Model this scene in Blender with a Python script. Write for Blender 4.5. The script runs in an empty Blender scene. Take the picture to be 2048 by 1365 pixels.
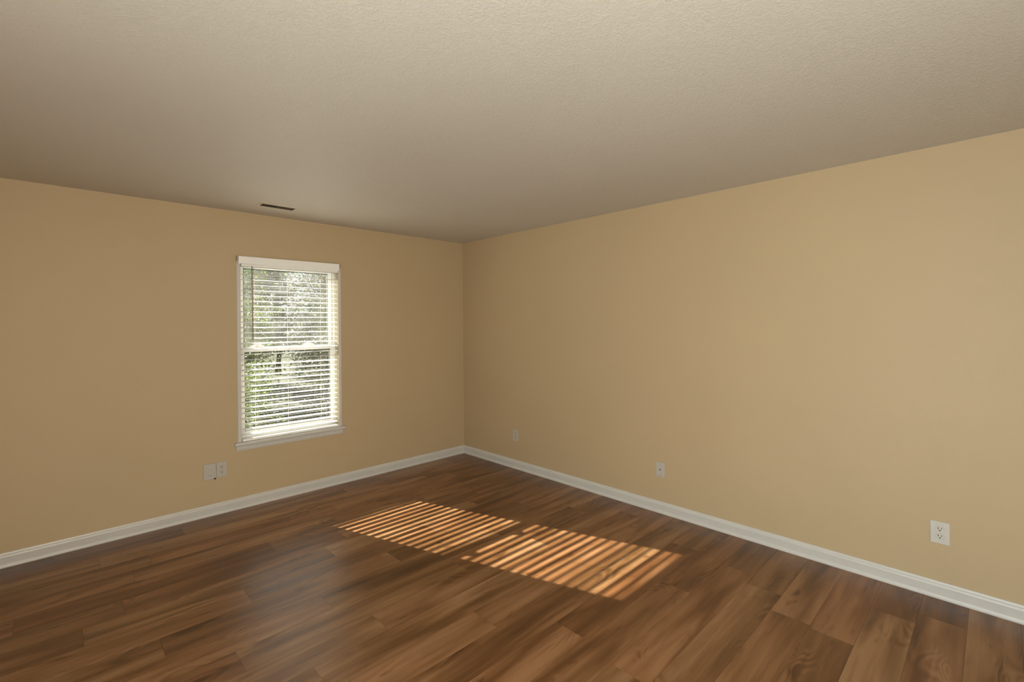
import bpy, bmesh, math, random
from mathutils import Vector, Matrix, Euler

random.seed(7)
S = bpy.context.scene
COL = S.collection
D = math.radians

# ------------------------------------------------------------------ camera
W, H = 2048, 1365
cam_d = bpy.data.cameras.new('camera')
cam_d.sensor_fit = 'HORIZONTAL'
cam_d.sensor_width = 36.0
cam_d.lens = 942.18 / 2048 * 36.0
cam_d.shift_x = 1.606 / 2048
cam_d.shift_y = -33.43 / 2048
cam_d.clip_start = 0.02
cam = bpy.data.objects.new('camera', cam_d)
COL.objects.link(cam)
yaw, pitch, roll = 0.7697409787, -0.0012878680, -0.0081349862
fw = Vector((math.sin(yaw) * math.cos(pitch), math.cos(yaw) * math.cos(pitch), math.sin(pitch)))
r0 = Vector((math.cos(yaw), -math.sin(yaw), 0.0))
u0 = r0.cross(fw)
r1 = r0 * math.cos(roll) + u0 * math.sin(roll)
u1 = -r0 * math.sin(roll) + u0 * math.cos(roll)
M = Matrix((( r1.x, u1.x, -fw.x), (r1.y, u1.y, -fw.y), (r1.z, u1.z, -fw.z))).to_4x4()
M.translation = Vector((-3.4216, -4.3355, 1.5001))
cam.matrix_world = M
S.camera = cam

# ------------------------------------------------------------------ world, sun, daylight, exposure
SUN_POWER = 29.0
SKY_POWER = 0.70
DOOR_POWER = 85.0
REAR_POWER = 82.0
DOOR_FILL_COLOR = (0.85, 1.0, 1.03)
REAR_COLOR = (1.0, 0.96, 0.84)
wd = bpy.data.worlds.new('sky')
S.world = wd
wd.use_nodes = True
wn = wd.node_tree.nodes
wl = wd.node_tree.links
bg = wn['Background']
tc = wn.new('ShaderNodeTexCoord')
sp = wn.new('ShaderNodeSeparateXYZ')
rp = wn.new('ShaderNodeValToRGB')
wl.new(tc.outputs['Generated'], sp.inputs[0])
wl.new(sp.outputs['Z'], rp.inputs[0])
rp.color_ramp.elements[0].position = 0.0
rp.color_ramp.elements[0].color = (1.0, 0.98, 0.93, 1)
rp.color_ramp.elements[1].position = 0.6
rp.color_ramp.elements[1].color = (0.45, 0.62, 0.95, 1)
wl.new(rp.outputs[0], bg.inputs['Color'])
bg.inputs['Strength'].default_value = SKY_POWER

sd = bpy.data.lights.new('sun', 'SUN')
sd.energy = SUN_POWER
sd.angle = D(0.42)
sd.color = (1.0, 0.93, 0.80)
sun = bpy.data.objects.new('sun', sd)
COL.objects.link(sun)
sun_dir = Vector((0.340, -1.0, -0.655)).normalized()      # the way the light travels
sun.rotation_euler = sun_dir.to_track_quat('-Z', 'Y').to_euler()
sun.location = (-5, 9, 8)

# fill lights added at an invented patio door and rear window, behind the camera
XL, YR = -4.40, -5.60
DY0, DY1, DZ1 = -5.35, -3.75, 2.06          # invented patio door opening in the left wall
RX0, RX1, RZ0, RZ1 = -4.20, -3.00, 0.85, 2.05   # invented window opening in the rear wall
for nm, loc, d, sx, sy, power, tint in (
        ('added_door_fill', (XL - 0.13, (DY0 + DY1) / 2, DZ1 / 2), (1, 0, 0), DY1 - DY0 - 0.1, DZ1 - 0.1, DOOR_POWER, DOOR_FILL_COLOR),
        ('added_rear_fill', ((RX0 + RX1) / 2, YR - 0.13, (RZ0 + RZ1) / 2), (0, 1, 0), RX1 - RX0 - 0.1, RZ1 - RZ0 - 0.1, REAR_POWER, REAR_COLOR)):
    ad = bpy.data.lights.new(nm, 'AREA')
    ad.shape = 'RECTANGLE'
    ad.size = sx
    ad.size_y = sy
    ad.energy = power
    ad.color = tint
    al = bpy.data.objects.new(nm, ad)
    COL.objects.link(al)
    al.location = loc
    al.rotation_euler = Vector(d).to_track_quat('-Z', 'Y').to_euler()

S.view_settings.view_transform = 'Standard'
S.view_settings.look = 'None'
S.view_settings.gamma = 1
S.view_settings.exposure = 0.22
S.view_settings.use_curve_mapping = False
S.render.engine = 'CYCLES'
S.cycles.use_denoising = True
S.cycles.max_bounces = 12
S.cycles.diffuse_bounces = 7
S.cycles.glossy_bounces = 4
S.cycles.transparent_max_bounces = 16
S.cycles.sample_clamp_indirect = 4.0
S.cycles.caustics_reflective = False
S.cycles.caustics_refractive = False


# ------------------------------------------------------------------ helpers
def lin(c):
    return tuple(((v / 255 + 0.055) / 1.055) ** 2.4 if v > 10 else v / 255 / 12.92 for v in c)


class NT:
    def __init__(self, name):
        self.m = bpy.data.materials.new(name)
        self.m.use_nodes = True
        self.n = self.m.node_tree.nodes
        self.l = self.m.node_tree.links
        self.b = self.n['Principled BSDF']

    def add(self, t, **kw):
        n = self.n.new(t)
        for k, v in kw.items():
            setattr(n, k, v)
        return n

    def noise(self, vec, scale, detail=3, rough=0.5, dist=0.0):
        n = self.add('ShaderNodeTexNoise')
        n.inputs['Scale'].default_value = scale
        n.inputs['Detail'].default_value = detail
        n.inputs['Roughness'].default_value = rough
        n.inputs['Distortion'].default_value = dist
        if vec is not None:
            self.l.new(vec, n.inputs['Vector'])
        return n.outputs['Fac']

    def math(self, op, a, b=None, clamp=False):
        n = self.add('ShaderNodeMath', operation=op, use_clamp=clamp)
        for i, v in enumerate((a, b)):
            if v is None:
                continue
            if isinstance(v, (int, float)):
                n.inputs[i].default_value = v
            else:
                self.l.new(v, n.inputs[i])
        return n.outputs[0]

    def ramp(self, fac, stops):
        n = self.add('ShaderNodeValToRGB')
        e = n.color_ramp.elements
        while len(e) < len(stops):
            e.new(0.5)
        for k, (p, c) in enumerate(stops):
            e[k].position = p
            e[k].color = tuple(c) + (1,) if len(c) == 3 else c
        self.l.new(fac, n.inputs[0])
        return n.outputs[0]

    def mapping(self, scale=(1, 1, 1), src='Object'):
        t = self.add('ShaderNodeTexCoord')
        m = self.add('ShaderNodeMapping')
        m.inputs['Scale'].default_value = scale
        self.l.new(t.outputs[src], m.inputs[0])
        return m.outputs[0]

    def bump(self, h, strength, dist):
        n = self.add('ShaderNodeBump')
        n.inputs['Strength'].default_value = strength
        n.inputs['Distance'].default_value = dist
        self.l.new(h, n.inputs['Height'])
        self.l.new(n.outputs[0], self.b.inputs['Normal'])
        return n

    def mix(self, f, a, b, mode='MIX'):
        n = self.add('ShaderNodeMix', data_type='RGBA', blend_type=mode)
        for s, v in ((n.inputs[0], f), (n.inputs[6], a), (n.inputs[7], b)):
            if isinstance(v, (int, float)):
                s.default_value = v
            elif isinstance(v, tuple):
                s.default_value = v + (1,) if len(v) == 3 else v
            else:
                self.l.new(v, s)
        return n.outputs[2]


def paint(name, col, rough=0.5, var=0.03, scale=6, bump=0.0, bscale=60):
    t = NT(name)
    v = t.mapping()
    f = t.noise(v, scale, 3)
    c = t.ramp(f, [(0.3, tuple(x * (1 - var) for x in col)), (0.7, tuple(min(1, x * (1 + var)) for x in col))])
    t.l.new(c, t.b.inputs['Base Color'])
    t.b.inputs['Roughness'].default_value = rough
    if bump:
        t.bump(t.noise(v, bscale, 3), bump, 0.002)
    return t.m


MAT = {}
MAT['wall'] = paint('beige_wall_paint', (0.460, 0.345, 0.202), 0.62, 0.015, 1.5, 0.12, 180)
MAT['white'] = paint('white_trim_paint', (0.56, 0.54, 0.50), 0.38, 0.02, 9)
MAT['jamb'] = paint('cream_jamb_paint', (0.48, 0.41, 0.28), 0.5, 0.02, 9)
MAT['gap'] = paint('outlet_seam_shadow', (0.16, 0.145, 0.12), 0.7, 0.05, 30)
MAT['vinyl'] = paint('white_vinyl', (0.64, 0.64, 0.63), 0.35, 0.01, 5)
MAT['slat'] = paint('white_slat_finish', (0.86, 0.855, 0.82), 0.42, 0.01, 20)
MAT['plate'] = paint('ivory_white_plastic', (0.46, 0.43, 0.375), 0.33, 0.01, 30)
MAT['plate_light'] = paint('light_white_plastic', (0.54, 0.51, 0.455), 0.33, 0.01, 30)
MAT['cord'] = paint('cream_cord', (0.78, 0.76, 0.68), 0.8, 0.03, 200)
MAT['wand'] = paint('smoky_brown_wand_plastic', (0.23, 0.15, 0.12), 0.25, 0.03, 40)
MAT['dark'] = paint('dark_slot', (0.010, 0.007, 0.004), 0.8, 0.05, 40)
MAT['duct'] = paint('dark_duct_and_louver_shade', (0.05, 0.035, 0.02), 0.6, 0.1, 20)  # duct metal, also the shaded tone of the left louvers
MAT['louver'] = paint('lit_brown_louver_enamel', (0.38, 0.31, 0.19), 0.5, 0.1, 60)  # right louvers: lighter colour stands in for light on their angle
MAT['vent'] = paint('beige_vent_enamel', (0.60, 0.54, 0.44), 0.45, 0.05, 30)
MAT['gasket'] = paint('grey_weatherstrip', (0.10, 0.10, 0.095), 0.7, 0.05, 30)
MAT['metal'] = paint('dull_nickel', (0.45, 0.42, 0.36), 0.35, 0.05, 50)
MAT['metal'].node_tree.nodes['Principled BSDF'].inputs['Metallic'].default_value = 0.9
MAT['bark'] = paint('grey_brown_bark', (0.085, 0.072, 0.064), 0.9, 0.35, 14, 0.8, 40)
MAT['palebark'] = paint('pale_dry_bark', (0.34, 0.32, 0.30), 0.85, 0.2, 20, 0.5, 60)
MAT['deck'] = paint('grey_patio_concrete', (0.42, 0.40, 0.37), 0.85, 0.1, 3, 0.3, 60)


def ceiling_mat():
    t = NT('stomped_ceiling_texture')
    v = t.mapping()
    c = t.ramp(t.noise(v, 0.9, 2), [(0.3, (0.56, 0.53, 0.475)), (0.7, (0.58, 0.55, 0.495))])
    t.l.new(c, t.b.inputs['Base Color'])
    t.b.inputs['Roughness'].default_value = 0.55
    a = t.noise(v, 52, 5, 0.62, 1.6)
    b = t.noise(v, 170, 3, 0.6, 0.6)
    m = t.noise(v, 3.5, 2)
    h = t.math('MULTIPLY', t.math('ADD', t.ramp(a, [(0.47, (0, 0, 0)), (0.60, (1, 1, 1))]), t.math('MULTIPLY', b, 0.5)), t.math('ADD', t.math('MULTIPLY', m, 0.9), 0.3))
    t.bump(h, 0.34, 0.004)
    return t.m


MAT['ceiling'] = ceiling_mat()


def floor_mat():
    t = NT('brown_oak_plank_floor')
    at = t.add('ShaderNodeAttribute', attribute_name='plank')
    tcx = t.add('ShaderNodeTexCoord')
    off = t.add('ShaderNodeVectorMath', operation='MULTIPLY')
    off.inputs[1].default_value = (41.0, 23.0, 17.0)
    t.l.new(at.outputs['Color'], off.inputs[0])
    sm = t.add('ShaderNodeVectorMath', operation='ADD')
    t.l.new(tcx.outputs['Object'], sm.inputs[0])
    t.l.new(off.outputs[0], sm.inputs[1])

    def mp(sx, sy):
        m = t.add('ShaderNodeMapping')
        m.inputs['Scale'].default_value = (sx, sy, 1)
        t.l.new(sm.outputs[0], m.inputs[0])
        return m.outputs[0]
    broad = t.noise(mp(1.1, 8.0), 1.0, 2, 0.5, 0.7)
    streak = t.noise(mp(1.6, 26.0), 1.0, 4, 0.6, 0.5)
    fine = t.noise(mp(7.0, 260.0), 1.0, 3, 0.6)
    # cathedral rings around knots
    ring_src = t.noise(mp(1.6, 6.5), 1.0, 1.5, 0.45, 0.55)
    ring = t.math('SINE', t.math('MULTIPLY', ring_src, 95.0))
    swirl = t.ramp(t.noise(mp(1.9, 5.5), 1.0, 1), [(0.57, (0, 0, 0)), (0.68, (1, 1, 1))])
    ringm = t.math('MULTIPLY', t.math('MULTIPLY', ring, swirl), 0.055)
    knot = t.ramp(t.noise(mp(3.4, 11.0), 1.0, 2, 0.5, 0.4), [(0.66, (0, 0, 0)), (0.76, (1, 1, 1))])
    f = t.math('ADD', t.math('MULTIPLY', broad, 0.62), t.math('MULTIPLY', streak, 0.30))
    f = t.math('ADD', f, t.math('MULTIPLY', fine, 0.08))
    f = t.math('ADD', f, ringm)
    f = t.math('SUBTRACT', f, t.math('MULTIPLY', knot, 0.16))
    sepc = t.add('ShaderNodeSeparateColor')
    t.l.new(at.outputs['Color'], sepc.inputs[0])
    f = t.math('ADD', f, t.math('MULTIPLY', t.math('SUBTRACT', sepc.outputs[0], 0.5), 0.13))
    c = t.ramp(f, [(0.30, (0.070, 0.030, 0.010)), (0.43, (0.135, 0.062, 0.022)), (0.52, (0.205, 0.103, 0.042)), (0.64, (0.310, 0.176, 0.088))])
    warm = t.mix(t.math('MULTIPLY', sepc.outputs[1], 0.35), c, (0.30, 0.115, 0.045), 'SOFT_LIGHT')
    t.l.new(warm, t.b.inputs['Base Color'])
    r = t.ramp(streak, [(0.3, (0.27, 0.27, 0.27)), (0.7, (0.34, 0.34, 0.34))])
    t.l.new(r, t.b.inputs['Roughness'])
    t.b.inputs['Specular IOR Level'].default_value = 0.5
    t.bump(fine, 0.10, 0.001)
    return t.m


MAT['floor'] = floor_mat()


def glass_mat(name, dust, sheen=0.06):
    m = bpy.data.materials.new(name)
    m.use_nodes = True
    n, l = m.node_tree.nodes, m.node_tree.links
    n.clear()
    out = n.new('ShaderNodeOutputMaterial')
    tr = n.new('ShaderNodeBsdfTransparent')
    tr.inputs[0].default_value = (0.97, 0.98, 0.97, 1)
    gl = n.new('ShaderNodeBsdfGlossy')
    gl.inputs['Roughness'].default_value = 0.02
    mx = n.new('ShaderNodeMixShader')
    mx.inputs[0].default_value = sheen
    l.new(tr.outputs[0], mx.inputs[1])
    l.new(gl.outputs[0], mx.inputs[2])
    tl = n.new('ShaderNodeBsdfTranslucent')
    tl.inputs[0].default_value = (0.9, 0.9, 0.86, 1)
    tc_ = n.new('ShaderNodeTexCoord')
    ns = n.new('ShaderNodeTexNoise')
    ns.inputs['Scale'].default_value = 9
    l.new(tc_.outputs['Object'], ns.inputs['Vector'])
    mm = n.new('ShaderNodeMath')
    mm.operation = 'MULTIPLY'
    mm.inputs[1].default_value = dust * 2
    l.new(ns.outputs['Fac'], mm.inputs[0])
    m2 = n.new('ShaderNodeMixShader')
    l.new(mm.outputs[0], m2.inputs[0])
    l.new(mx.outputs[0], m2.inputs[1])
    l.new(tl.outputs[0], m2.inputs[2])
    l.new(m2.outputs[0], out.inputs[0])
    return m


MAT['glass_hazy'] = glass_mat('hazy_window_glass', 0.018)
MAT['glass'] = glass_mat('clear_window_glass', 0.003)


def leaf_mat(name, c0, c1):
    m = bpy.data.materials.new(name)
    m.use_nodes = True
    n, l = m.node_tree.nodes, m.node_tree.links
    n.clear()
    out = n.new('ShaderNodeOutputMaterial')
    tc_ = n.new('ShaderNodeTexCoord')
    ns = n.new('ShaderNodeTexNoise')
    ns.inputs['Scale'].default_value = 3.5
    ns.inputs['Detail'].default_value = 4
    l.new(tc_.outputs['Object'], ns.inputs['Vector'])
    cr = n.new('ShaderNodeValToRGB')
    cr.color_ramp.elements[0].position = 0.35
    cr.color_ramp.elements[0].color = c0 + (1,)
    cr.color_ramp.elements[1].position = 0.65
    cr.color_ramp.elements[1].color = c1 + (1,)
    l.new(ns.outputs['Fac'], cr.inputs[0])
    df = n.new('ShaderNodeBsdfDiffuse')
    tl = n.new('ShaderNodeBsdfTranslucent')
    l.new(cr.outputs[0], df.inputs[0])
    l.new(cr.outputs[0], tl.inputs[0])
    mx = n.new('ShaderNodeMixShader')
    mx.inputs[0].default_value = 0.5
    l.new(df.outputs[0], mx.inputs[1])
    l.new(tl.outputs[0], mx.inputs[2])
    gl = n.new('ShaderNodeBsdfGlossy')
    gl.inputs['Roughness'].default_value = 0.4
    m3 = n.new('ShaderNodeMixShader')
    m3.inputs[0].default_value = 0.06
    l.new(mx.outputs[0], m3.inputs[1])
    l.new(gl.outputs[0], m3.inputs[2])
    l.new(m3.outputs[0], out.inputs[0])
    return m


MAT['leaf_a'] = leaf_mat('bright_spring_leaves', (0.060, 0.105, 0.018), (0.17, 0.24, 0.04))
MAT['leaf_b'] = leaf_mat('mid_green_leaves', (0.036, 0.075, 0.018), (0.095, 0.165, 0.035))
MAT['leaf_c'] = leaf_mat('dull_olive_leaves', (0.050, 0.065, 0.032), (0.12, 0.145, 0.075))


def grass_mat():
    t = NT('lawn_grass')
    v = t.mapping()
    c = t.ramp(t.noise(v, 5, 6, 0.7), [(0.35, (0.03, 0.035, 0.018)), (0.65, (0.06, 0.07, 0.03))])
    t.l.new(c, t.b.inputs['Base Color'])
    t.b.inputs['Roughness'].default_value = 0.95
    t.bump(t.noise(v, 60, 4), 0.8, 0.03)
    return t.m


MAT['grass'] = grass_mat()


def tag(o, label=None, cat=None, group=None, kind=None):
    for k, v in (('label', label), ('category', cat), ('group', group), ('kind', kind)):
        if v:
            o[k] = v
    return o


def empty(name, loc, rz=0.0):
    o = bpy.data.objects.new(name, None)
    o.empty_display_size = 0.05
    COL.objects.link(o)
    o.location = loc
    o.rotation_euler = (0, 0, rz)
    return o


class MB:
    def __init__(self):
        self.bm = bmesh.new()

    def box(self, x0, x1, y0, y1, z0, z1, bevel=0.0, seg=2):
        g = bmesh.ops.create_cube(self.bm, size=1.0)
        vs = g['verts']
        for v in vs:
            v.co = Vector(((x0 + x1) / 2 + v.co.x * (x1 - x0), (y0 + y1) / 2 + v.co.y * (y1 - y0), (z0 + z1) / 2 + v.co.z * (z1 - z0)))
        if bevel:
            es = list({e for v in vs for e in v.link_edges})
            bmesh.ops.bevel(self.bm, geom=es, offset=bevel, segments=seg, affect='EDGES', profile=0.5)
        return self

    def prism(self, pts, axis, a0, a1):
        """closed outline pts (2D) extruded along an axis from a0 to a1"""
        def P(p, a):
            if axis == 'x':
                return Vector((a, p[0], p[1]))
            if axis == 'y':
                return Vector((p[0], a, p[1]))
            return Vector((p[0], p[1], a))
        A = [self.bm.verts.new(P(p, a0)) for p in pts]
        B = [self.bm.verts.new(P(p, a1)) for p in pts]
        n = len(pts)
        for i in range(n):
            self.bm.faces.new((A[i], A[(i + 1) % n], B[(i + 1) % n], B[i]))
        self.bm.faces.new(A[::-1])
        self.bm.faces.new(B)
        return self

    def tube(self, pts, rad, seg=8):
        """tube through 3D points with radius (number or list)"""
        rads = rad if isinstance(rad, (list, tuple)) else [rad] * len(pts)
        rings = []
        for i, p in enumerate(pts):
            p = Vector(p)
            a = Vector(pts[max(0, i - 1)])
            b = Vector(pts[min(len(pts) - 1, i + 1)])
            d = (b - a).normalized()
            q = d.to_track_quat('Z', 'Y')
            rings.append([self.bm.verts.new(p + q @ Vector((math.cos(t) * rads[i], math.sin(t) * rads[i], 0))) for t in [2 * math.pi * k / seg for k in range(seg)]])
        for A, B in zip(rings, rings[1:]):
            for k in range(seg):
                self.bm.faces.new((A[k], A[(k + 1) % seg], B[(k + 1) % seg], B[k]))
        self.bm.faces.new(rings[0][::-1])
        self.bm.faces.new(rings[-1])
        return self

    def build(self, name, mat, parent=None, smooth=False, loc=None):
        bmesh.ops.recalc_face_normals(self.bm, faces=self.bm.faces)
        me = bpy.data.meshes.new(name)
        self.bm.to_mesh(me)
        self.bm.free()
        if mat is not None:
            me.materials.append(mat)
        if smooth:
            for p in me.polygons:
                p.use_smooth = True
        o = bpy.data.objects.new(name, me)
        COL.objects.link(o)
        if parent is not None:
            o.parent = parent
        if loc is not None:
            o.location = loc
        return o


def circle(cx, cy, r, n=20, y_clip=None):
    out = []
    for k in range(n):
        a = 2 * math.pi * k / n
        x, y = r * math.cos(a), r * math.sin(a)
        if y_clip:
            y = max(-y_clip, min(y_clip, y))
        out.append((cx + x, cy + y))
    return out


# ------------------------------------------------------------------ room shell
RH = 2.44
T = 0.15
# window opening in the back wall
WX0, WX1, WZ0, WZ1 = -2.333, -1.489, 0.520, 2.050

m = MB()
m.box(XL, WX0, 0, T, 0, RH)
m.box(WX1, 0, 0, T, 0, RH)
m.box(WX0, WX1, 0, T, 0, WZ0)
m.box(WX0, WX1, 0, T, WZ1, RH)
tag(m.build('wall_back', MAT['wall']), kind='structure', label='beige painted wall with the window')
tag(MB().box(0, T, YR, T, 0, RH).build('wall_right', MAT['wall']), kind='structure', label='long beige painted wall on the right')
m = MB()
m.box(XL - T, XL, YR - T, DY0, 0, RH)
m.box(XL - T, XL, DY1, T, 0, RH)
m.box(XL - T, XL, DY0, DY1, DZ1, RH)
tag(m.build('wall_left', MAT['wall']), kind='structure')
m = MB()
m.box(XL, RX0, YR - T, YR, 0, RH)
m.box(RX1, 0, YR - T, YR, 0, RH)
m.box(RX0, RX1, YR - T, YR, RZ1, RH)
m.box(RX0, RX1, YR - T, YR, 0, RZ0)
tag(m.build('wall_front', MAT['wall']), kind='structure')
# ceiling with the hole for the register
VX0, VX1, VY0, VY1 = -2.268, -2.024, -0.418, -0.326
m = MB()
m.box(XL, 0, YR, VY0, RH, RH + 0.12)
m.box(XL, 0, VY1, 0, RH, RH + 0.12)
m.box(XL, VX0, VY0, VY1, RH, RH + 0.12)
m.box(VX1, 0, VY0, VY1, RH, RH + 0.12)
tag(m.build('ceiling', MAT['ceiling']), kind='structure', label='white ceiling with a stomped plaster texture')

# floor: individual planks in one mesh
joints = {  # seam row number -> x of the end joints seen in the photo
    4: -1.88, 5: -3.58, 6: None, 7: -0.909, 8: -2.661, 9: -3.07, 10: -2.374, 11: -2.834, 12: None,
    13: -2.618, 14: -1.864, 15: None, 16: -1.622, 17: -0.907, 18: None, 19: -0.58, 20: None, 21: -0.782, 22: -0.37}
tones = {(5, 0): .75, (5, 1): .25, (9, 0): .70, (9, 1): .35, (9, 2): .2, (10, 0): .5, (10, 1): .35, (11, 0): .3, (11, 1): .7, (14, 0): .7,
         (14, 1): .5, (16, 0): .65, (16, 1): .15, (17, 0): .55, (17, 1): .35, (18, 0): .75, (18, 1): .75, (19, 0): .72, (19, 1): .4,
         (20, 0): .8, (20, 1): .6, (21, 0): .35, (21, 1): .85, (22, 0): .7, (22, 1): .3, (23, 1): .6, (24, 1): .7}
bm = bmesh.new()
lay = bm.loops.layers.float_color.new('plank')
PL, PW = 1.212, 0.18
frnd = random.Random(31)
for k in range(-1, 32):
    ya, yb = -(0.087 + PW * k), -(0.087 + PW * (k - 1))     # row between seams
    ya, yb = max(ya, YR), min(yb, 0.0)
    if yb - ya < 0.01:
        continue
    j = joints.get(k)
    if j is None:
        j = -frnd.uniform(0, PL) - 1.0
    x = j
    n = 0
    while x > XL:
        x -= PL
        n -= 1
    while x < 0:
        xa, xb = max(x, XL), min(x + PL, 0.0)
        if xb - xa > 0.005:
            g = 0.0004
            e = 0.0007
            rgb = (tones.get((k, n + 1), frnd.uniform(0.15, 0.85)), frnd.random(), frnd.random(), 1.0)
            outer = [(xa + g, ya + g), (xb - g, ya + g), (xb - g, yb - g), (xa + g, yb - g)]
            inner = [(xa + g + e, ya + g + e), (xb - g - e, ya + g + e), (xb - g - e, yb - g - e), (xa + g + e, yb - g - e)]
            vi = [bm.verts.new((px, py, 0.0)) for px, py in inner]
            vo = [bm.verts.new((px, py, -0.00006)) for px, py in outer]
            vb = [bm.verts.new((px, py, -0.006)) for px, py in outer]
            fs = [bm.faces.new(vi)]
            for q in range(4):
                fs.append(bm.faces.new((vo[q], vo[(q + 1) % 4], vi[(q + 1) % 4], vi[q])))
                fs.append(bm.faces.new((vb[q], vb[(q + 1) % 4], vo[(q + 1) % 4], vo[q])))
            for f in fs:
                for lp in f.loops:
                    lp[lay] = rgb
        x += PL
        n += 1
bmesh.ops.recalc_face_normals(bm, faces=bm.faces)
# sub-floor
mb = MB()
mb.bm.free()
mb.bm = bm
g0 = len(bm.faces)
mb.box(XL, 0, YR, 0, -0.12, -0.006)
tag(mb.build('floor', MAT['floor']), kind='structure', label='brown wood-look plank floor')


def baseboard(name, x0, y0, x1, y1, nx, ny):
    """profile swept along a wall; (nx, ny) points into the room"""
    prof = [(0.0, 0.0), (0.018, 0.0), (0.0185, 0.006), (0.0175, 0.012), (0.0145, 0.019), (0.0095, 0.023), (0.0130, 0.060), (0.0140, 0.064), (0.0120, 0.074), (0.0065, 0.080), (0.0045, 0.088), (0.0, 0.090)]
    b = bmesh.new()
    rows = []
    for (px, py, s) in ((x0, y0, 0), (x1, y1, 1)):
        rows.append((px, py, s))
    dx, dy = (x1 - x0), (y1 - y0)
    ln = math.hypot(dx, dy)
    dx, dy = dx / ln, dy / ln
    A = [b.verts.new((x0 + nx * o, y0 + ny * o, z)) for o, z in prof]
    B = [b.verts.new((x1 + nx * o - dx * 0.0, y1 + ny * o - dy * 0.0, z)) for o, z in prof]
    n_ = len(prof)
    for i in range(n_):
        b.faces.new((A[i], A[(i + 1) % n_], B[(i + 1) % n_], B[i]))
    b.faces.new(A[::-1])
    b.faces.new(B)
    q = MB()
    q.bm.free()
    q.bm = b
    return tag(q.build(name, MAT['white']), kind='structure')


baseboard('baseboard_back', XL, 0, 0, 0, 0, -1)
baseboard('baseboard_right', 0, YR, 0, 0, -1, 0)
baseboard('baseboard_left', XL, DY1 + 0.06, XL, 0, 1, 0)
baseboard('baseboard_front', XL, YR, 0, YR, 0, 1)

# unseen patio door and rear window, added to hold the fill lights
pd = MB()
for (a, b2) in ((DY0, DY0 + 0.05), (DY1 - 0.05, DY1)):
    pd.box(XL - 0.12, XL - 0.02, a, b2, 0, DZ1, 0.004)
pd.box(XL - 0.12, XL - 0.02, DY0 + 0.05, DY1 - 0.05, DZ1 - 0.05, DZ1, 0.004)
pd.box(XL - 0.12, XL - 0.02, DY0 + 0.05, DY1 - 0.05, 0, 0.03, 0.004)
pdo = tag(pd.build('added_door_1', MAT['vinyl']), kind='structure', label='white sliding patio door frame, unseen, added for a fill light')
q = MB()
ym = (DY0 + DY1) / 2
q.box(XL - 0.10, XL - 0.04, ym - 0.03, ym + 0.03, 0.03, DZ1 - 0.05, 0.004)
q.build('added_door_stile', MAT['vinyl'], pdo)
pd = MB()
for (a, b2) in ((RX0, RX0 + 0.04), (RX1 - 0.04, RX1)):
    pd.box(a, b2, YR - 0.12, YR - 0.02, RZ0, RZ1, 0.004)
pd.box(RX0 + 0.04, RX1 - 0.04, YR - 0.12, YR - 0.02, RZ1 - 0.04, RZ1, 0.004)
pd.box(RX0 + 0.04, RX1 - 0.04, YR - 0.12, YR - 0.02, RZ0, RZ0 + 0.04, 0.004)
tag(pd.build('added_window_2', MAT['vinyl']), kind='structure', label='white window frame in the rear wall, unseen, added for a fill light')

# ------------------------------------------------------------------ window_1
CX0, CX1 = -2.323, -1.499      # clear opening between the jambs
ZS, ZT = 0.545, 2.035          # stool top, head
win = MB()
FY0, FY1 = 0.070, 0.140
win.box(CX0, CX0 + 0.022, FY0, FY1, ZS, ZT, 0.002)
win.box(CX1 - 0.022, CX1, FY0, FY1, ZS, ZT, 0.002)
win.box(CX0 + 0.022, CX1 - 0.022, FY0, FY1, ZT - 0.022, ZT, 0.002)
win.box(CX0 + 0.022, CX1 - 0.022, FY0, FY1, ZS, ZS + 0.025, 0.002)
window = tag(win.build('window_1', MAT['vinyl']), kind='structure', label='white double hung window with horizontal blind')


def sash(name, y0, y1, z0, z1, stile, bot, top, glass, x0, x1):
    a = MB()
    a.box(x0, x0 + stile, y0, y1, z0, z1, 0.003)
    a.box(x1 - stile, x1, y0, y1, z0, z1, 0.003)
    a.box(x0 + stile, x1 - stile, y0, y1, z0, z0 + bot, 0.003)
    a.box(x0 + stile, x1 - stile, y0, y1, z1 - top, z1, 0.003)
    o = a.build(name, MAT['vinyl'], window)
    gk = MB()
    ym = (y0 + y1) / 2
    for (xa, xb, za, zb) in ((x0 + stile, x0 + stile + 0.005, z0 + bot, z1 - top), (x1 - stile - 0.005, x1 - stile, z0 + bot, z1 - top),
                             (x0 + stile, x1 - stile, z0 + bot, z0 + bot + 0.005), (x0 + stile, x1 - stile, z1 - top - 0.005, z1 - top)):
        gk.box(xa, xb, ym - 0.008, ym + 0.008, za, zb)
    gk.build('gasket', MAT['gasket'], o)
    MB().box(x0 + stile - 0.004, x1 - stile + 0.004, ym - 0.002, ym + 0.002, z0 + bot - 0.004, z1 - top + 0.004).build('glass_pane', MAT[glass], o)
    return o


SX0, SX1 = CX0 + 0.010, CX1 - 0.010
us = sash('upper_sash', 0.108, 0.132, 1.275, ZT - 0.015, 0.032, 0.040, 0.030, 'glass_hazy', SX0 + 0.008, SX1 - 0.008)
ls = sash('lower_sash', 0.072, 0.100, ZS + 0.012, 1.318, 0.036, 0.055, 0.040, 'glass', SX0, SX1)
for lx in (-2.165, -1.735):
    lk = MB()
    lk.prism([(lx - 0.045, 1.318), (lx + 0.045, 1.318), (lx + 0.040, 1.330), (lx + 0.012, 1.340), (lx - 0.012, 1.340), (lx - 0.040, 1.330)], 'y', 0.074, 0.099)
    lk.build('sash_lock', MAT['vinyl'], ls)
# dark balance channel seen on the right jamb above the lower sash
MB().box(CX1 - 0.0235, CX1 - 0.0215, 0.076, 0.082, 1.33, ZT - 0.03).build('jamb_channel', MAT['gasket'], window)

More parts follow.
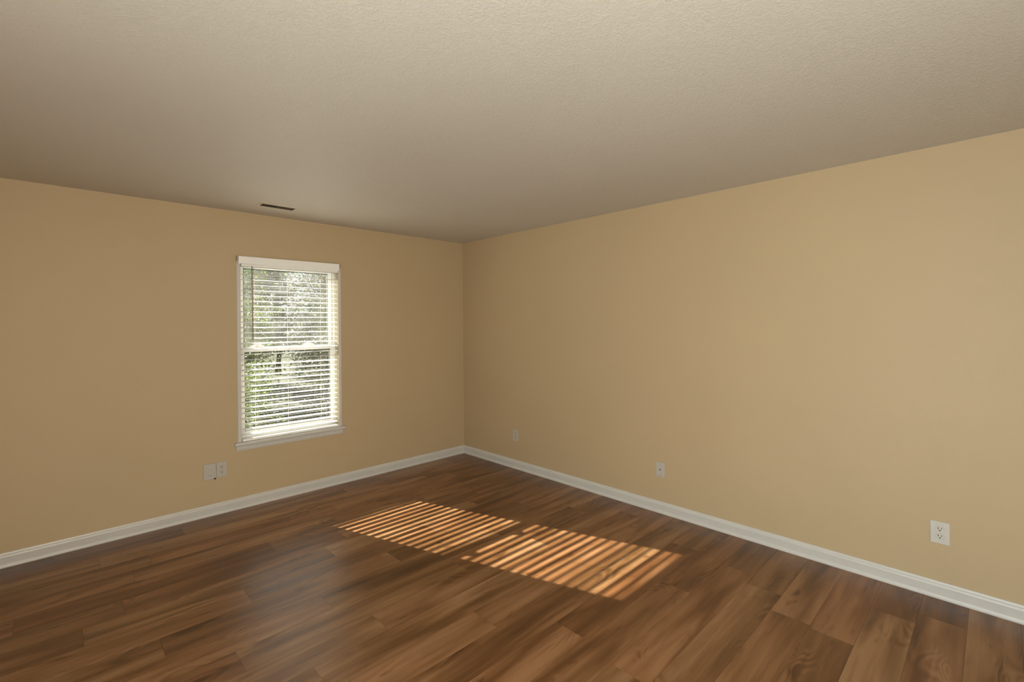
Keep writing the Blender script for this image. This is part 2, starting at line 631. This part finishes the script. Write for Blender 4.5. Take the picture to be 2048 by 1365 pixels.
# painted jamb lining, narrow casing, stool and apron
ln = MB()
ln.box(WX0, CX0, -0.004, 0.150, ZS, WZ1)
ln.box(CX1, WX1, -0.004, 0.150, ZS, WZ1)
ln.box(CX0, CX1, -0.004, 0.150, ZT, WZ1)
ln.build('jamb_lining', MAT['jamb'], window)
cs = MB()
cs.box(-2.350, CX0, -0.010, 0.0, ZS, 2.050, 0.002)
cs.box(CX1, -1.472, -0.010, 0.0, ZS, 2.050, 0.002)
cs.box(CX0, CX1, -0.010, 0.0, ZT, 2.050, 0.002)
cs.build('window_casing', MAT['white'], window)
st = MB()
st.prism([(-0.040, 0.522), (-0.044, 0.527), (-0.044, 0.539), (-0.040, 0.545), (0.0, 0.545), (0.0, 0.520)], 'x', -2.378, -1.450)
st.box(WX0, WX1, 0.0, 0.15, 0.520, ZS)
st.build('window_sill', MAT['white'], window)
ap = MB()
ap.prism([(0.0, 0.520), (-0.022, 0.520), (-0.022, 0.512), (-0.017, 0.505), (-0.016, 0.492), (-0.013, 0.484), (-0.011, 0.476), (0.0, 0.476)], 'x', -2.364, -1.464)
ap.build('window_apron', MAT['white'], window)

# ------------------------------------------------------------------ horizontal blind
BX0, BX1 = -2.318, -1.504
YC = 0.007                                  # centre line of the slats
blind = tag(empty('window_blind', ((BX0 + BX1) / 2, 0, ZS)), 'white horizontal blind with open slats and smoky tilt wand hanging in the window', 'window blind')
bo = Vector(blind.location)


def bl(mb, name, mat, parent=None, smooth=False):
    """build in world coordinates, parent to the blind"""
    bmesh.ops.translate(mb.bm, verts=mb.bm.verts, vec=-bo)
    return mb.build(name, mat, parent or blind, smooth)


bl(MB().box(BX0, BX1, -0.022, 0.034, 1.992, 2.032, 0.002), 'headrail', MAT['slat'])
v = MB()
v.box(-2.347, -1.508 + 0.003, -0.056, -0.046, 2.008, 2.070, 0.0025)
v.box(-2.347, -2.339, -0.046, -0.011, 2.008, 2.070, 0.0015)
v.box(-1.513, -1.505, -0.046, -0.011, 2.008, 2.070, 0.0015)
val = bl(v, 'valance', MAT['slat'])
for vx in (-2.352, -1.500):
    bl(MB().box(vx - 0.004, vx + 0.003, -0.050, -0.011, 2.030, 2.072, 0.001), 'valance_clip', MAT['metal'], val)


def slat_bm(length, w, th, crown, tilt):
    n = 8
    top, bot = [], []
    for i in range(n + 1):
        u = -w / 2 + w * i / n
        c = crown * (1 - (2 * u / w) ** 2)
        top.append((u, c + th / 2))
        bot.append((u, c - th / 2))
    pts = top + bot[::-1]
    ct, stt = math.cos(tilt), math.sin(tilt)
    return [(u * ct - z * stt, u * stt + z * ct) for u, z in pts]


N_SL = 31
PITCH = 0.0443
brnd = random.Random(5)
for i in range(N_SL):
    z = 0.598 + PITCH * i
    tilt = 4.4 + 4.6 * (i / N_SL) + brnd.uniform(-0.9, 0.9)
    if i == 14:
        tilt = 0.5
    pts = slat_bm(0, 0.0465, 0.0025, 0.0016, D(tilt))
    s = MB()
    s.prism([(0 + a, b_) for a, b_ in pts], 'x', -(BX1 - BX0) / 2, (BX1 - BX0) / 2)
    o = s.build('slat', MAT['slat'], blind)
    o.location = (0, YC, z - ZS + brnd.uniform(-0.0008, 0.0008))
    o.rotation_euler = (0, D(brnd.uniform(-0.12, 0.12)), 0)
bl(MB().box(BX0, BX1, YC - 0.025, YC + 0.025, 0.547, 0.566, 0.003), 'bottom_rail', MAT['slat'])
for lx in (-2.206, -1.942, -1.651):
    lc = MB()
    for yy in (YC - 0.0245, YC + 0.0245):
        lc.tube([(lx, yy, 0.56), (lx, yy, 2.0)], 0.0009, 6)
    for i in range(N_SL):
        z = 0.598 + PITCH * i - 0.006
        lc.tube([(lx, YC - 0.026, z), (lx, YC + 0.026, z + 0.005)], 0.0006, 4)
    lc.tube([(lx + 0.012, YC - 0.027, 0.56), (lx + 0.012, YC - 0.027, 2.0)], 0.0007, 5)
    bl(lc, 'ladder_cord', MAT['cord'])
wnd = MB()
wnd.tube([(-2.2435, -0.036, 1.990), (-2.2425, -0.037, 1.85), (-2.2415, -0.038, 1.40), (-2.2414, -0.038, 1.385)], [0.0038, 0.0042, 0.0048, 0.0056], 8)
wo = bl(wnd, 'tilt_wand', MAT['wand'], smooth=True)
wo['label'] = 'smoky brown tilt wand'
bl(MB().tube([(-2.2435, -0.028, 1.985), (-2.2435, -0.033, 2.0), (-2.2435, -0.036, 1.985)], 0.0015, 6), 'wand_hook', MAT['metal'], wo)

# ------------------------------------------------------------------ wall plates (local: x right, faces -y, z up)
def plate(mb, w, h, d=0.006):
    mb.box(-w / 2, w / 2, -d, 0, -h / 2, h / 2, 0.0022, 3)
    return mb


def outlet(loc, rz, label, w=0.078, h=0.118, mat='plate'):
    t = tag(empty('electrical_outlet', loc, rz), label, 'electrical outlet', 'duplex electrical outlets on the walls')
    plate(MB(), w, h).build('cover_plate', MAT[mat], t)
    for sgn in (1, -1):
        zc = 0.0195 * sgn
        r = MB()
        r.prism(circle(0, zc, 0.0172, 28, 0.0140), 'y', -0.0078, -0.0055)
        ro = r.build('receptacle', MAT[mat], t)
        rim = MB()
        ring = circle(0, zc, 0.0178, 28, 0.0146)
        rim.prism(ring, 'y', -0.0063, -0.0058)
        rim.build('receptacle_gap', MAT['gap'], t)
        s = MB()
        s.box(-0.0082, -0.0050, -0.0081, -0.0070, zc - 0.0002, zc + 0.0088)
        s.box(0.0050, 0.0078, -0.0081, -0.0070, zc + 0.0006, zc + 0.0082)
        s.prism(circle(0, zc - 0.0068, 0.0034, 12), 'y', -0.0081, -0.0070)
        s.build('slot', MAT['dark'], ro)
    sc = MB()
    sc.prism(circle(0, 0, 0.0032, 14), 'y', -0.0070, -0.0055)
    sc.build('screw', MAT[mat], t)
    return t


R90 = -math.pi / 2
outlet((-2.467, 0, 0.351), 0, 'white duplex outlet under the window, right beside the blank cover plate', 0.074, 0.118)
outlet((0, -0.861, 0.344), R90, 'small pale duplex outlet low on the right wall, nearest the room corner', 0.076, 0.115)
outlet((0, -4.115, 0.354), R90, 'white duplex outlet low on the right wall, nearest the camera', 0.079, 0.119, 'plate_light')

t = tag(empty('coax_wall_plate', (0, -2.484, 0.342), R90), 'pale cable jack plate with a dark centre, between the two right-wall outlets', 'wall plate')
plate(MB(), 0.074, 0.113).build('cover_plate', MAT['plate'], t)
j = MB()
j.prism(circle(0, 0.0, 0.0075, 6), 'y', -0.0085, -0.0055)
j.prism(circle(0, 0.0, 0.0048, 16), 'y', -0.0150, -0.0080)
jo = j.build('coax_jack', MAT['metal'], t)
jp = MB()
jp.prism(circle(0, 0.0, 0.0040, 12), 'y', -0.0154, -0.0146)
jp.build('jack_hole', MAT['dark'], jo)
for zz in (0.042, -0.042):
    sc = MB()
    sc.prism(circle(0, zz, 0.0034, 14), 'y', -0.0072, -0.0055)
    so = sc.build('screw', MAT['metal'], t)

t = tag(empty('blank_wall_plate', (-2.5505, 0, 0.350)), 'greyish white blank cover plate under the window, chipped wall at its corner', 'wall plate')
q = MB()
q.box(-0.0425, 0.0425, -0.012, 0, -0.062, 0.062, 0.003, 3)
q.build('cover_plate', MAT['plate'], t)
q = MB()
q.box(-0.026, 0.026, -0.0135, -0.0115, -0.040, 0.040, 0.001, 2)
po = q.build('raised_panel', MAT['plate'], t)
q = MB()
q.prism([(-0.016, 0.014), (0.014, 0.018), (-0.004, -0.012)], 'y', -0.0142, -0.0134)
q.build('pressed_mark', MAT['plate'], t)
q = MB()
q.box(-0.018, 0.018, -0.0141, -0.0134, -0.030, -0.0285)
q.build('pressed_line', MAT['gasket'], po)
q = MB()
q.prism([(0.026, -0.063), (0.030, -0.054), (0.034, -0.050), (0.037, -0.056), (0.044, -0.060), (0.038, -0.064), (0.034, -0.070), (0.031, -0.065)], 'y', -0.0125, -0.001)
q.build('wall_chip', MAT['dark'], t)

# ------------------------------------------------------------------ ceiling register
t = tag(empty('ceiling_vent', ((VX0 + VX1) / 2, (VY0 + VY1) / 2, RH)), 'beige ceiling air vent with louvers coloured half in shade above the window', 'air vent')
hx, hy = (VX1 - VX0) / 2, (VY1 - VY0) / 2
fx, fy = 0.1435, 0.0715
fr = MB()
for (a0, a1, b0, b1) in ((-fx, -hx, -fy, fy), (hx, fx, -fy, fy), (-hx, hx, -fy, -hy), (-hx, hx, hy, fy)):
    fr.box(a0, a1, b0, b1, -0.003, 0.0, 0.0008)
fr.build('vent_frame', MAT['vent'], t)
dct = MB()
dct.box(-hx, hx, -hy, hy, 0.085, 0.10)
dct.box(-hx, -hx + 0.002, -hy, hy, 0.0, 0.085)
dct.box(hx - 0.002, hx, -hy, hy, 0.0, 0.085)
dct.box(-hx + 0.002, hx - 0.002, -hy, -hy + 0.002, 0.0, 0.085)
dct.box(-hx + 0.002, hx - 0.002, hy - 0.002, hy, 0.0, 0.085)
dct.build('duct_boot', MAT['duct'], t)
for side in (-1, 1):
    for k in range(9):
        xc = side * (0.006 + 0.0133 * k + 0.003)
        q = MB()
        tl = D(38) * side
        w2, th = 0.0075, 0.0006
        pts = []
        for (u, n_) in ((-w2, -th), (w2, -th), (w2, th), (-w2, th)):
            pts.append((xc + u * math.sin(tl) + n_ * math.cos(tl), 0.010 + u * math.cos(tl) - n_ * math.sin(tl)))
        q.prism(pts, 'y', -hy + 0.002, hy - 0.002)
        q.build('louver', MAT['louver'] if side > 0 else MAT['duct'], t)  # lit right and shaded left blades are painted by colour

# ------------------------------------------------------------------ outdoors
GZ = -0.35
g = MB()
g.box(-14, 16, -16, 30, GZ - 0.2, GZ)
tag(g.build('lawn', MAT['grass']), 'dim grass and leaf litter outside the window', 'lawn', kind='structure')
g = MB()
g.box(-12, XL - T, -9, 1, GZ, -0.12)
tag(g.build('patio', MAT['deck']), 'grey concrete patio beside the house', 'patio', kind='structure')


def branch_paths(rng, base, height, spread, n, lean=(0, 0), lim=9.0):
    """trunk and branches as polylines with radii"""
    out = []
    top = Vector((lean[0], lean[1], height))
    tr, k = [], 7
    p = Vector((0, 0, 0))
    for i in range(k + 1):
        f = i / k
        tr.append(Vector((top.x * f + rng.uniform(-0.05, 0.05) * (f > 0), top.y * f + rng.uniform(-0.05, 0.05) * (f > 0), height * f)))
    out.append((tr, [base * (1 - 0.8 * i / k) for i in range(k + 1)]))
    for b in range(n):
        f = rng.uniform(0.12, 0.95)
        i = min(k - 1, int(f * k))
        s = tr[i].lerp(tr[i + 1], f * k - i)
        a = rng.uniform(0, 2 * math.pi)
        L = spread * rng.uniform(0.6, 1.1) * (1.15 - 0.5 * f)
        dv = Vector((math.cos(a), math.sin(a), rng.uniform(0.15, 0.9))).normalized()
        pts = [s]
        for q_ in range(4):
            dv = (dv + Vector((rng.uniform(-.3, .3), rng.uniform(-.3, .3), rng.uniform(-.2, .2)))).normalized()
            pts.append(pts[-1] + dv * L / 4)
        r = base * 0.35 * (1 - 0.6 * f)
        out.append((pts, [r, r * .75, r * .5, r * .33, r * .18]))
        for c in range(2):
            w = rng.randint(1, 3)
            d2 = (dv + Vector((rng.uniform(-1, 1), rng.uniform(-1, 1), rng.uniform(-.5, .8)))).normalized()
            pp = [pts[w], pts[w] + d2 * L * 0.25, pts[w] + d2 * L * 0.5 + Vector((0, 0, rng.uniform(-.05, .1)))]
            out.append((pp, [r * .4, r * .25, r * .12]))
    for pts, _ in out:
        for p_ in pts:
            p_.x = max(-lim, min(lim, p_.x))
            p_.y = max(-lim, min(lim, p_.y))
            p_.z = max(0.0, min(height * 1.05, p_.z))
    return out


def foliage_mesh(rng, paths, nleaf, size, jitter, lim=9.0, minz=0.1):
    b = bmesh.new()
    pts = [(p, q_) for P, _ in paths[1:] for p, q_ in zip(P, P[1:])]
    for _ in range(nleaf):
        p, q_ = rng.choice(pts)
        c = p.lerp(q_, rng.random()) + Vector((rng.gauss(0, jitter), rng.gauss(0, jitter), rng.gauss(0, jitter)))
        c.z = max(minz, c.z)
        c.x = max(-lim, min(lim, c.x))
        c.y = max(-lim, min(lim, c.y))
        s = size * rng.uniform(0.6, 1.3)
        e = Euler((rng.uniform(-1.1, 1.1), rng.uniform(-1.1, 1.1), rng.uniform(0, 6.28))).to_matrix()
        v0 = b.verts.new(c + e @ Vector((0, -s, 0)))
        v1 = b.verts.new(c + e @ Vector((s * 0.42, 0, s * .12)))
        v2 = b.verts.new(c + e @ Vector((0, s, 0)))
        v3 = b.verts.new(c + e @ Vector((-s * 0.42, 0, s * .12)))
        b.faces.new((v0, v1, v2))
        b.faces.new((v0, v2, v3))
    q2 = MB()
    q2.bm.free()
    q2.bm = b
    return q2


def plant(name, loc, height, base, spread, nb, nleaf, leaf, mat, seed, label, cat, group=None, bark='bark', jitter=0.13, lean=(0, 0), lim=9.0):
    rng = random.Random(seed)
    t = tag(empty(name, loc), label, cat, group)
    P = branch_paths(rng, base, height, spread, nb, lean, lim * 0.92)
    w = MB()
    for pts, r in P:
        w.tube(pts, [max(x, 0.002) for x in r], 6)
    w.build('trunk' if name == 'tree' else 'stems', MAT[bark], t, True)
    if nleaf:
        f = foliage_mesh(rng, P, nleaf, leaf, jitter, lim)
        me_o = f.build('foliage', MAT[mat], t)
    return t


G_OUT = 'trees and bushes outside the window'
plants = [
    # name, (x, y), height, trunk r, spread, branches, leaves, leaf size, leaves, half width, label
    ('shrub', (-1.55, 2.9), 1.15, 0.015, 0.55, 34, 2300, 0.026, 'leaf_a', 0.48, 'bright green leafy shrub nearest the glass, at the left', 'bark'),
    ('bare_shrub', (-0.30, 2.8), 0.95, 0.012, 0.50, 30, 0, 0.026, 'leaf_a', 0.45, 'bare pale twiggy shrub behind the lower right of the window', 'palebark'),
    ('shrub', (-1.20, 4.3), 2.1, 0.022, 0.70, 46, 4300, 0.030, 'leaf_a', 0.66, 'tall fresh green bush behind the low bright shrub', 'bark'),
    ('shrub', (0.22, 4.3), 1.35, 0.020, 0.70, 44, 2600, 0.028, 'leaf_c', 0.66, 'dull olive bush behind the bare pale twigs', 'bark'),
    ('shrub', (-0.80, 6.0), 3.1, 0.030, 0.85, 60, 5200, 0.034, 'leaf_b', 0.82, 'dark green narrow bush in the middle of the window view', 'bark'),
    ('shrub', (0.95, 6.0), 2.5, 0.030, 0.85, 60, 4400, 0.034, 'leaf_b', 0.82, 'dark green bush behind the olive bush, at the right', 'bark'),
    ('tree', (-0.50, 8.3), 4.7, 0.070, 1.2, 90, 6500, 0.040, 'leaf_a', 1.15, 'twiggy fresh green tree filling the left half of the upper panes', 'bark'),
    ('tree', (1.95, 8.3), 4.4, 0.080, 1.2, 90, 7000, 0.040, 'leaf_a', 1.15, 'yellow green tree filling the right half of the upper panes', 'bark'),
    ('tree', (-1.95, 11.3), 4.6, 0.090, 1.3, 80, 5200, 0.048, 'leaf_b', 1.25, 'far dark tree at the left edge of the window view', 'bark'),
    ('tree', (0.80, 11.3), 5.6, 0.100, 1.4, 110, 11000, 0.055, 'leaf_c', 1.30, 'tallest far olive tree in the middle behind all the others', 'bark'),
    ('tree', (-0.60, 14.5), 6.2, 0.12, 1.6, 100, 9000, 0.065, 'leaf_b', 1.5, 'deepest dark tree glimpsed through the left of the upper panes', 'bark'),
    ('tree', (2.60, 14.5), 6.2, 0.12, 1.6, 100, 9000, 0.065, 'leaf_b', 1.5, 'deepest dark tree glimpsed through the right of the upper panes', 'bark'),
    ('tree', (3.55, 11.3), 5.4, 0.100, 1.4, 80, 6500, 0.050, 'leaf_b', 1.30, 'far dark tree at the right edge of the window view', 'bark'),
]
for i, (nm, (px, py), h_, br, sprd, nb, nl, ls_, mt, lim_, lab, bk) in enumerate(plants):
    plant(nm, (px, py, GZ), h_, br, sprd, nb, nl, ls_, mt, 100 + i, lab, 'tree' if nm == 'tree' else 'shrub', G_OUT, bk, 0.12, (0, 0), lim_)
